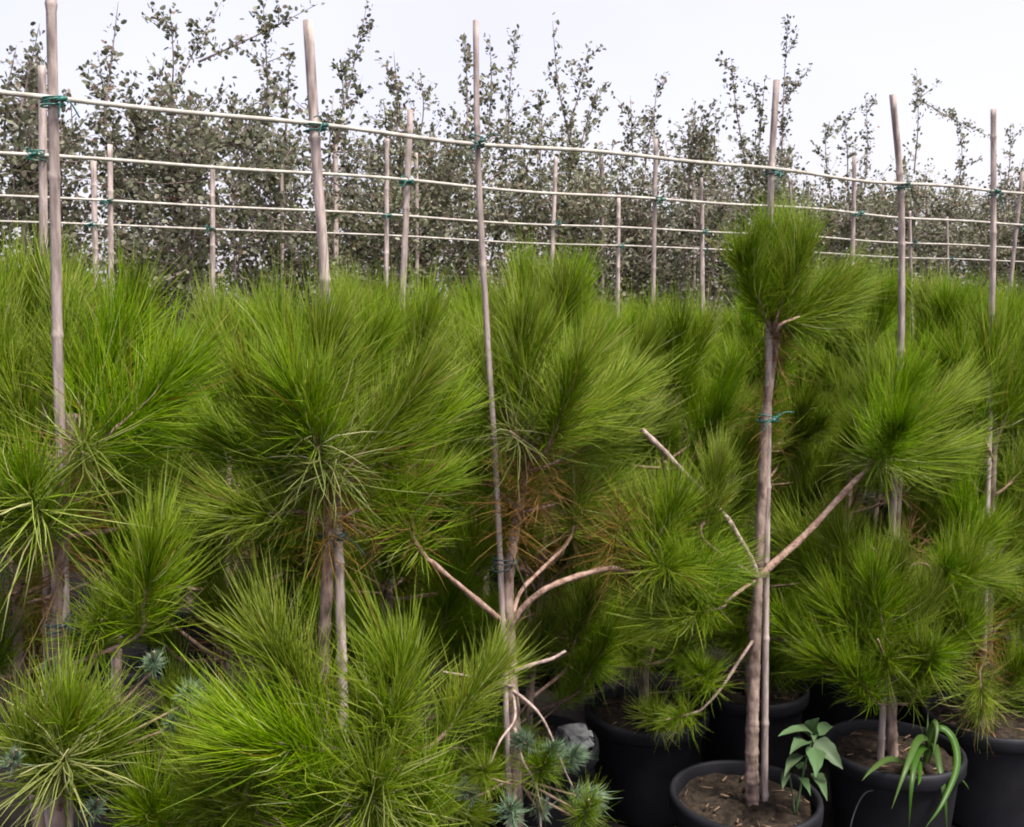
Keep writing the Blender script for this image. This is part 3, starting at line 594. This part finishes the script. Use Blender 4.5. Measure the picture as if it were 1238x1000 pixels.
# ------------------------------------------------------------------ the hedge of young oaks behind
LEAF = np.array([[0, 0, 0], [.28, .46, .10], [.74, .42, .08], [1, 0, -.05], [.74, -.42, .08], [.28, -.46, .10]])
LF = np.array([[0, 2, 1], [0, 3, 2], [0, 4, 3], [0, 5, 4]])
def oak(row, s, tips, seed, label, group, nbush, h):
    g_ = np.random.default_rng(seed); rn = random.Random(seed)
    base = row_pt(row, s, 0) + N * rn.uniform(-.1, .1); root = empty('oak_tree', base)
    mb = MB(); LP, LD = [], []
    def leaves_along(path, d0, dens, spread=.02):
        for i in range(len(path) - 1):
            a, b = path[i], path[i + 1]; L = (b - a).length; k = np.random.default_rng(rn.randrange(10**6)).poisson(L * dens)
            for _ in range(k):
                q = a.lerp(b, rn.random()) + Vector((rn.gauss(0, spread), rn.gauss(0, spread), rn.gauss(0, spread)))
                LP.append(q); LD.append(((b - a).normalized() * .5 + Vector((rn.gauss(0, .6), rn.gauss(0, .6), rn.gauss(0, .5)))).normalized())
    nst = rn.choice((4, 5, 5)); stems = []
    for k in range(nst):
        x, y = ((k + rn.random()) / nst - .5) * 1.05, rn.uniform(-.35, .35); top = h * rn.uniform(.84, 1.04)
        pts = [Vector((rn.uniform(-.03, .03), rn.uniform(-.03, .03), -.02)), Vector((x * .45, y * .45, top * .35)), Vector((x * .9, y * .9, top * .7)), Vector((x * 1.1, y * 1.1, top))]
        p = spline(pts, 6); mb.tube(p, (.014, .0025), 6); stems.append(p)
    br = MB(); sprays = []
    for p in stems:
        for _ in range(nbush // nst):
            i = min(len(p) - 2, int((rn.random() ** 1.1) * (len(p) - 5)) + 5); a = p[i]
            th = rn.random() * 6.28; L = rn.uniform(.2, .7) * (1.15 - .65 * i / len(p)); el = rn.uniform(-.3, 1.0)
            e = a + Vector((math.cos(th) * math.cos(el), math.sin(th) * math.cos(el), math.sin(el))) * L
            path = spline([a, a.lerp(e, .5) + Vector((rn.uniform(-.03, .03), rn.uniform(-.03, .03), -.02)), e], 3)
            br.tube(path, (.0045, .0012), 4); leaves_along(path, 0, 125, .032)
        leaves_along(p[len(p) // 2:], 0, 80, .02)
        for _ in range(5):                             # fine upright shoots above the mass
            a = p[rn.randrange(len(p) - 9, len(p) - 1)]; L = rn.uniform(.15, .5); e = a + Vector((rn.uniform(-.7, .7), rn.uniform(-.5, .5), 1)).normalized() * L
            path = spline([a, a.lerp(e, .5) + Vector((rn.uniform(-.03, .03), rn.uniform(-.03, .03), 0)), e], 4); br.tube(path, (.0035, .001), 4); leaves_along(path, 0, 75, .014)
            for _ in range(2):
                q = path[rn.randrange(2, len(path) - 1)]; e2 = q + Vector((rn.uniform(-.8, .8), rn.uniform(-.8, .8), 1)).normalized() * rn.uniform(.06, .16); br.tube([q, e2], (.002, .0008), 4); leaves_along([q, e2], 0, 90, .012)
    for (px, py, bx, by) in tips:                      # tall free shoots against the sky
        e = W(row, px, py) - base; b = W(row, bx, by) - base; m = a_ = b.lerp(e, .5) + Vector((rn.uniform(-.03, .03), rn.uniform(-.05, .05), 0))
        path = spline([b, m, e], 7); br.tube(path, (.0065, .0014), 5); leaves_along(path, 0, 95, .018)
        for _ in range(6):
            i = rn.randrange(2, len(path) - 2); a = path[i]; th = rn.random() * 6.28; L = rn.uniform(.05, .2)
            q = a + Vector((math.cos(th) * .8, math.sin(th) * .8, rn.uniform(.3, 1))).normalized() * L; br.tube([a, q], (.003, .001), 4); leaves_along([a, a.lerp(q, .5), q], 0, 130, .014)
    mb.obj('trunk', M['oakbark'], root); br.obj('branches', M['oakbark'], root)['kind'] = 'stuff'
    P_ = np.array([tuple(v) for v in LP]); D_ = np.array([tuple(v) for v in LD]); n = len(P_)
    nr = np.cross(D_, g_.normal(0, 1, (n, 3)) + np.array([[0, 0, .8]])); nr /= np.linalg.norm(nr, axis=1)[:, None] + 1e-9; up = np.cross(nr, D_)
    sz = g_.uniform(.019, .039, n)[:, None, None]; wd = g_.uniform(.55, .8, n)[:, None, None]
    V = P_[:, None] + sz * (LEAF[None, :, 0:1] * D_[:, None] + wd * LEAF[None, :, 1:2] * nr[:, None] + LEAF[None, :, 2:3] * up[:, None])
    Fc = (LF[None] + (np.arange(n) * 6)[:, None, None]).reshape(-1, 3)
    o = bpy.data.objects.new('crown', mesh_np('oak_leaves', V.reshape(-1, 3), faces_tri=Fc, material=M['oak'], smooth=False)); link(o, root); o['kind'] = 'stuff'
    tag(root, label, 'oak tree', group); return n
TIPS = [(20, 55, 5, 180), (48, 28, 15, 170), (118, 60, 130, 190), (143, 2, 125, 150), (205, 8, 205, 140), (268, 2, 198, 130), (318, 3, 325, 150), (384, 5, 240, 75), (446, -5, 410, 150), (412, 70, 405, 180),
        (476, 62, 480, 170), (508, 85, 505, 180), (562, 55, 565, 170), (592, 42, 590, 170), (626, 36, 615, 170), (668, 25, 690, 175), (712, 55, 685, 160), (733, 100, 700, 185), (795, 95, 780, 200), (762, 115, 765, 200), (840, 125, 835, 220),
        (884, 70, 900, 190), (953, 16, 945, 190), (982, 78, 945, 130), (925, 95, 915, 210), (998, 150, 1005, 240), (1046, 112, 1045, 230), (1020, 140, 1025, 230), (1108, 85, 1105, 210), (1195, 165, 1110, 120), (1160, 150, 1155, 240), (1222, 148, 1215, 250), (85, 110, 90, 200), (650, 110, 650, 200), (350, 60, 345, 170)]
tot = 0
for row, hh, nb, lab, grp in ((5, 2.70, 185, 'small-leaved young oak in the near hedge line, behind ', 'oaks of the near hedge line'), (6, 2.88, 165, 'small-leaved oak in the far hedge line, behind ', 'oaks of the far hedge line')):
    s0, s1 = row_s(row, -130), row_s(row, 1370); n = int((s1 - s0) / .56); st = (s1 - s0) / n
    for i in range(n + 1):
        s = s0 + st * i + rn.uniform(-.08, .08)
        tp = [t for k, t in enumerate(TIPS) if (k % 3 == 2) == (row == 6) and abs(row_s(row, t[2]) - (s0 + st * i)) <= st / 2]
        x_ = px_of(row_pt(row, s, EYE))[0]; near = min(LAND, key=lambda q: abs(q[0] - x_))[1]
        tot += oak(row, s, tp, 500 + row * 40 + i, lab + near, grp, nb, hh + rn.uniform(-.2, .2))
print('oak leaves', tot)
for i, (px, y0, y1, r) in enumerate([(405, 165, 300, .020), (503, 185, 300, .016), (727, 190, 300, .020), (838, 215, 300, .016), (955, 215, 300, .018), (1067, 225, 300, .016), (28, 170, 300, .018), (1120, 228, 300, .015), (340, 200, 300, .014)]):
    stake(5, [(px, y0), (px + 1, (y0 + y1) / 2), (px + 1, y1)], r * .8, 'weathered stake standing among the oaks of the hedge', 'stakes in the oak hedge', foot=-.05, seed=90 + i)

# ------------------------------------------------------------------ leafy weed in the open pot
def leaf_obj(parent, a, b, width, m='weed', name='leaf', droop=.22, seed=0):
    """an ovate leaf with a keeled midrib, wavy edge and drooping tip, 1 mm thick"""
    rn = random.Random(seed); a = Vector(a); b = Vector(b); d = b - a; L = d.length; z = d.normalized()
    view = (Vector((0, 0, EYE)) - (a + parent.location)).normalized(); nrm = (view * .7 + Vector((rn.uniform(-.3, .3), 0, .9))).normalized()
    x = z.cross(nrm).normalized(); y = x.cross(z); v, f = [], []; ns, nc = 10, 7
    for sd_ in (0, 1):
        for i in range(ns + 1):
            t = i / ns; wv = width * max(.03, (math.sin(math.pi * t ** .62) ** .8) * (1 - .35 * t)); c = a + z * L * t + y * (droop * L * (t * (1 - t)) * 1.6)
            for k in range(nc):
                q = (k / (nc - 1) - .5) * 2; ed = 1 + .08 * math.sin(t * 19 + seed) * abs(q)
                v.append(c + x * wv * q * ed + y * (wv * (.34 * abs(q) ** 1.3 - .16 * q * q * math.sin(t * 9 + seed * 2 + q)) - sd_ * .001))
    o1 = (ns + 1) * nc
    for i in range(ns):
        for k in range(nc - 1):
            p = i * nc + k; f.append((p, p + 1, p + nc + 1, p + nc)); f.append((o1 + p + 1, o1 + p, o1 + p + nc, o1 + p + nc + 1))
    me = mesh_np(name, v, faces=f, material=M[m]); return link(bpy.data.objects.new(name, me), parent)
wb = W(1, 962, 968, .10); wb.z = SOIL - .01
weed = empty('weed_plant', wb); tag(weed, 'broad-leaved green weed growing in the open pot beside the tall pine', 'weed')
def wl(px, py, o=.1): return W(1, px, py, o) - wb
MB().tube(spline([Vector((0, 0, 0)), wl(972, 930), wl(980, 900), wl(984, 885)], 4), (.0035, .002), 6).obj('stem', M['weed'], weed)
MB().tube(spline([Vector((0, 0, 0)), wl(956, 945), wl(952, 930)], 4), (.003, .0018), 6).obj('stem', M['weed'], weed)
for a, b, wd in [((984, 888, .1), (990, 868, .12), .030), ((980, 892, .1), (941, 890, .16), .022), ((978, 898, .12), (955, 912, .2), .024), ((986, 895, .12), (1019, 930, .2), .028), ((984, 905, .14), (986, 940, .22), .026), ((972, 915, .1), (948, 940, .2), .020), ((985, 935, .1), (1000, 968, .2), .018), ((984, 890, .1), (965, 876, .02), .018), ((986, 890, .1), (1008, 880, .02), .02), ((968, 940, .1), (980, 962, .18), .013), ((953, 935, .1), (946, 955, .16), .013), ((982, 890, .12), (984, 898, .18), .010), ((975, 930, .1), (962, 925, .05), .014)]:
    leaf_obj(weed, wl(*a), wl(*b), wd * 1.08, seed=int(a[0] + b[1]))
# ------------------------------------------------------------------ drooping grass in the next pot
gb = W(1, 1112, 950, .06); gb.z = SOIL - .01
grass = empty('grass_clump', gb); tag(grass, 'clump of broad drooping grass blades hanging over a pot rim', 'grass')
def blade(pix, wd):
    pts = spline([W(1, *p) - gb for p in pix], 5); m = len(pts); v, f = [], []
    for i, p in enumerate(pts):
        t = (pts[min(i + 1, m - 1)] - pts[max(i - 1, 0)]).normalized(); vw = (Vector((0, 0, EYE)) - (p + gb)).normalized(); x = t.cross(vw + Vector((.3, 0, .4))).normalized(); y = x.cross(t)
        k = i / (m - 1); w_ = wd * (min(1, .35 + k * 2.2) if k < .4 else max(.03, 1 - ((k - .4) / .6) ** 1.7))
        v += [p - x * w_ + y * w_ * .22, p, p + x * w_ + y * w_ * .22]; v += [q - y * .0010 for q in v[-3:]]
    for i in range(m - 1):
        o = i * 6; q = o + 6
        f += [(o, o + 1, q + 1, q), (o + 1, o + 2, q + 2, q + 1), (o + 4, o + 3, q + 3, q + 4), (o + 5, o + 4, q + 4, q + 5), (o, q, q + 3, o + 3), (o + 2, o + 5, q + 5, q + 2)]
    link(bpy.data.objects.new('blade', mesh_np('blade', v, faces=f, material=M['grass'])), grass)
B0 = (1114, 948, .06)
for pix, wd in [([B0, (1122, 900, .1), (1110, 895, .16), (1095, 930, .22), (1078, 978, .24)], .011), ([B0, (1130, 885, .1), (1150, 890, .14), (1157, 925, .2), (1140, 970, .24), (1118, 1002, .24)], .011),
        ([B0, (1120, 905, .1), (1108, 915, .17), (1102, 950, .22), (1099, 1000, .23)], .010), ([B0, (1128, 900, .1), (1135, 925, .17), (1142, 965, .22), (1145, 1010, .23)], .010),
        ([B0, (1122, 895, .1), (1128, 872, .13), (1133, 882, .16), (1128, 910, .18)], .009), ([(1110, 950, .06), (1095, 925, .1), (1075, 918, .14), (1055, 930, .18), (1042, 944, .2)], .009),
        ([B0, (1120, 915, .08), (1122, 860, .04)], .006), ([B0, (1112, 920, .1), (1112, 940, .18), (1110, 950, .2)], .007), ([B0, (1140, 920, .08), (1165, 945, .12), (1172, 955, .13)], .003)]: blade(pix, wd)
# stone lying on the soil of the pot behind the forked pine
st = MB(); rs = random.Random(8); import bmesh
bm = bmesh.new(); bmesh.ops.create_cube(bm, size=1); bmesh.ops.subdivide_edges(bm, edges=bm.edges, cuts=3, use_grid_fill=True)
for v in bm.verts: v.co = Vector((v.co.x * .10, v.co.y * .08, v.co.z * .085)) * (1.1 - .55 * max(0, v.co.length - .5)) + Vector((rs.uniform(-.006, .006), rs.uniform(-.006, .006), rs.uniform(-.006, .006)))
me = bpy.data.meshes.new('stone'); bm.to_mesh(me); bm.free(); me.materials.append(M['stone'])
sto = link(bpy.data.objects.new('stone_block', me)); sto.location = STONEPOT + Vector((.13, -.02, .045)); sto.rotation_euler = (.1, .12, .5)
tag(sto, 'rough grey stone block lying low behind the forked pine', 'stone')
# thin black drip tube over the pot rim
dp = [W(1, *p) for p in [(1060, 955, .05), (1045, 960, .16), (1032, 985, .24), (1022, 1030, .26)]]; db = dp[0].copy(); db.z = SOIL
o = MB().tube(spline([p - db for p in dp], 6), .0022, 6).obj('drip_tube', M['pot']); o.location = db; tag(o, 'thin black drip tube bent over the rim of the grassy pot', 'tube')
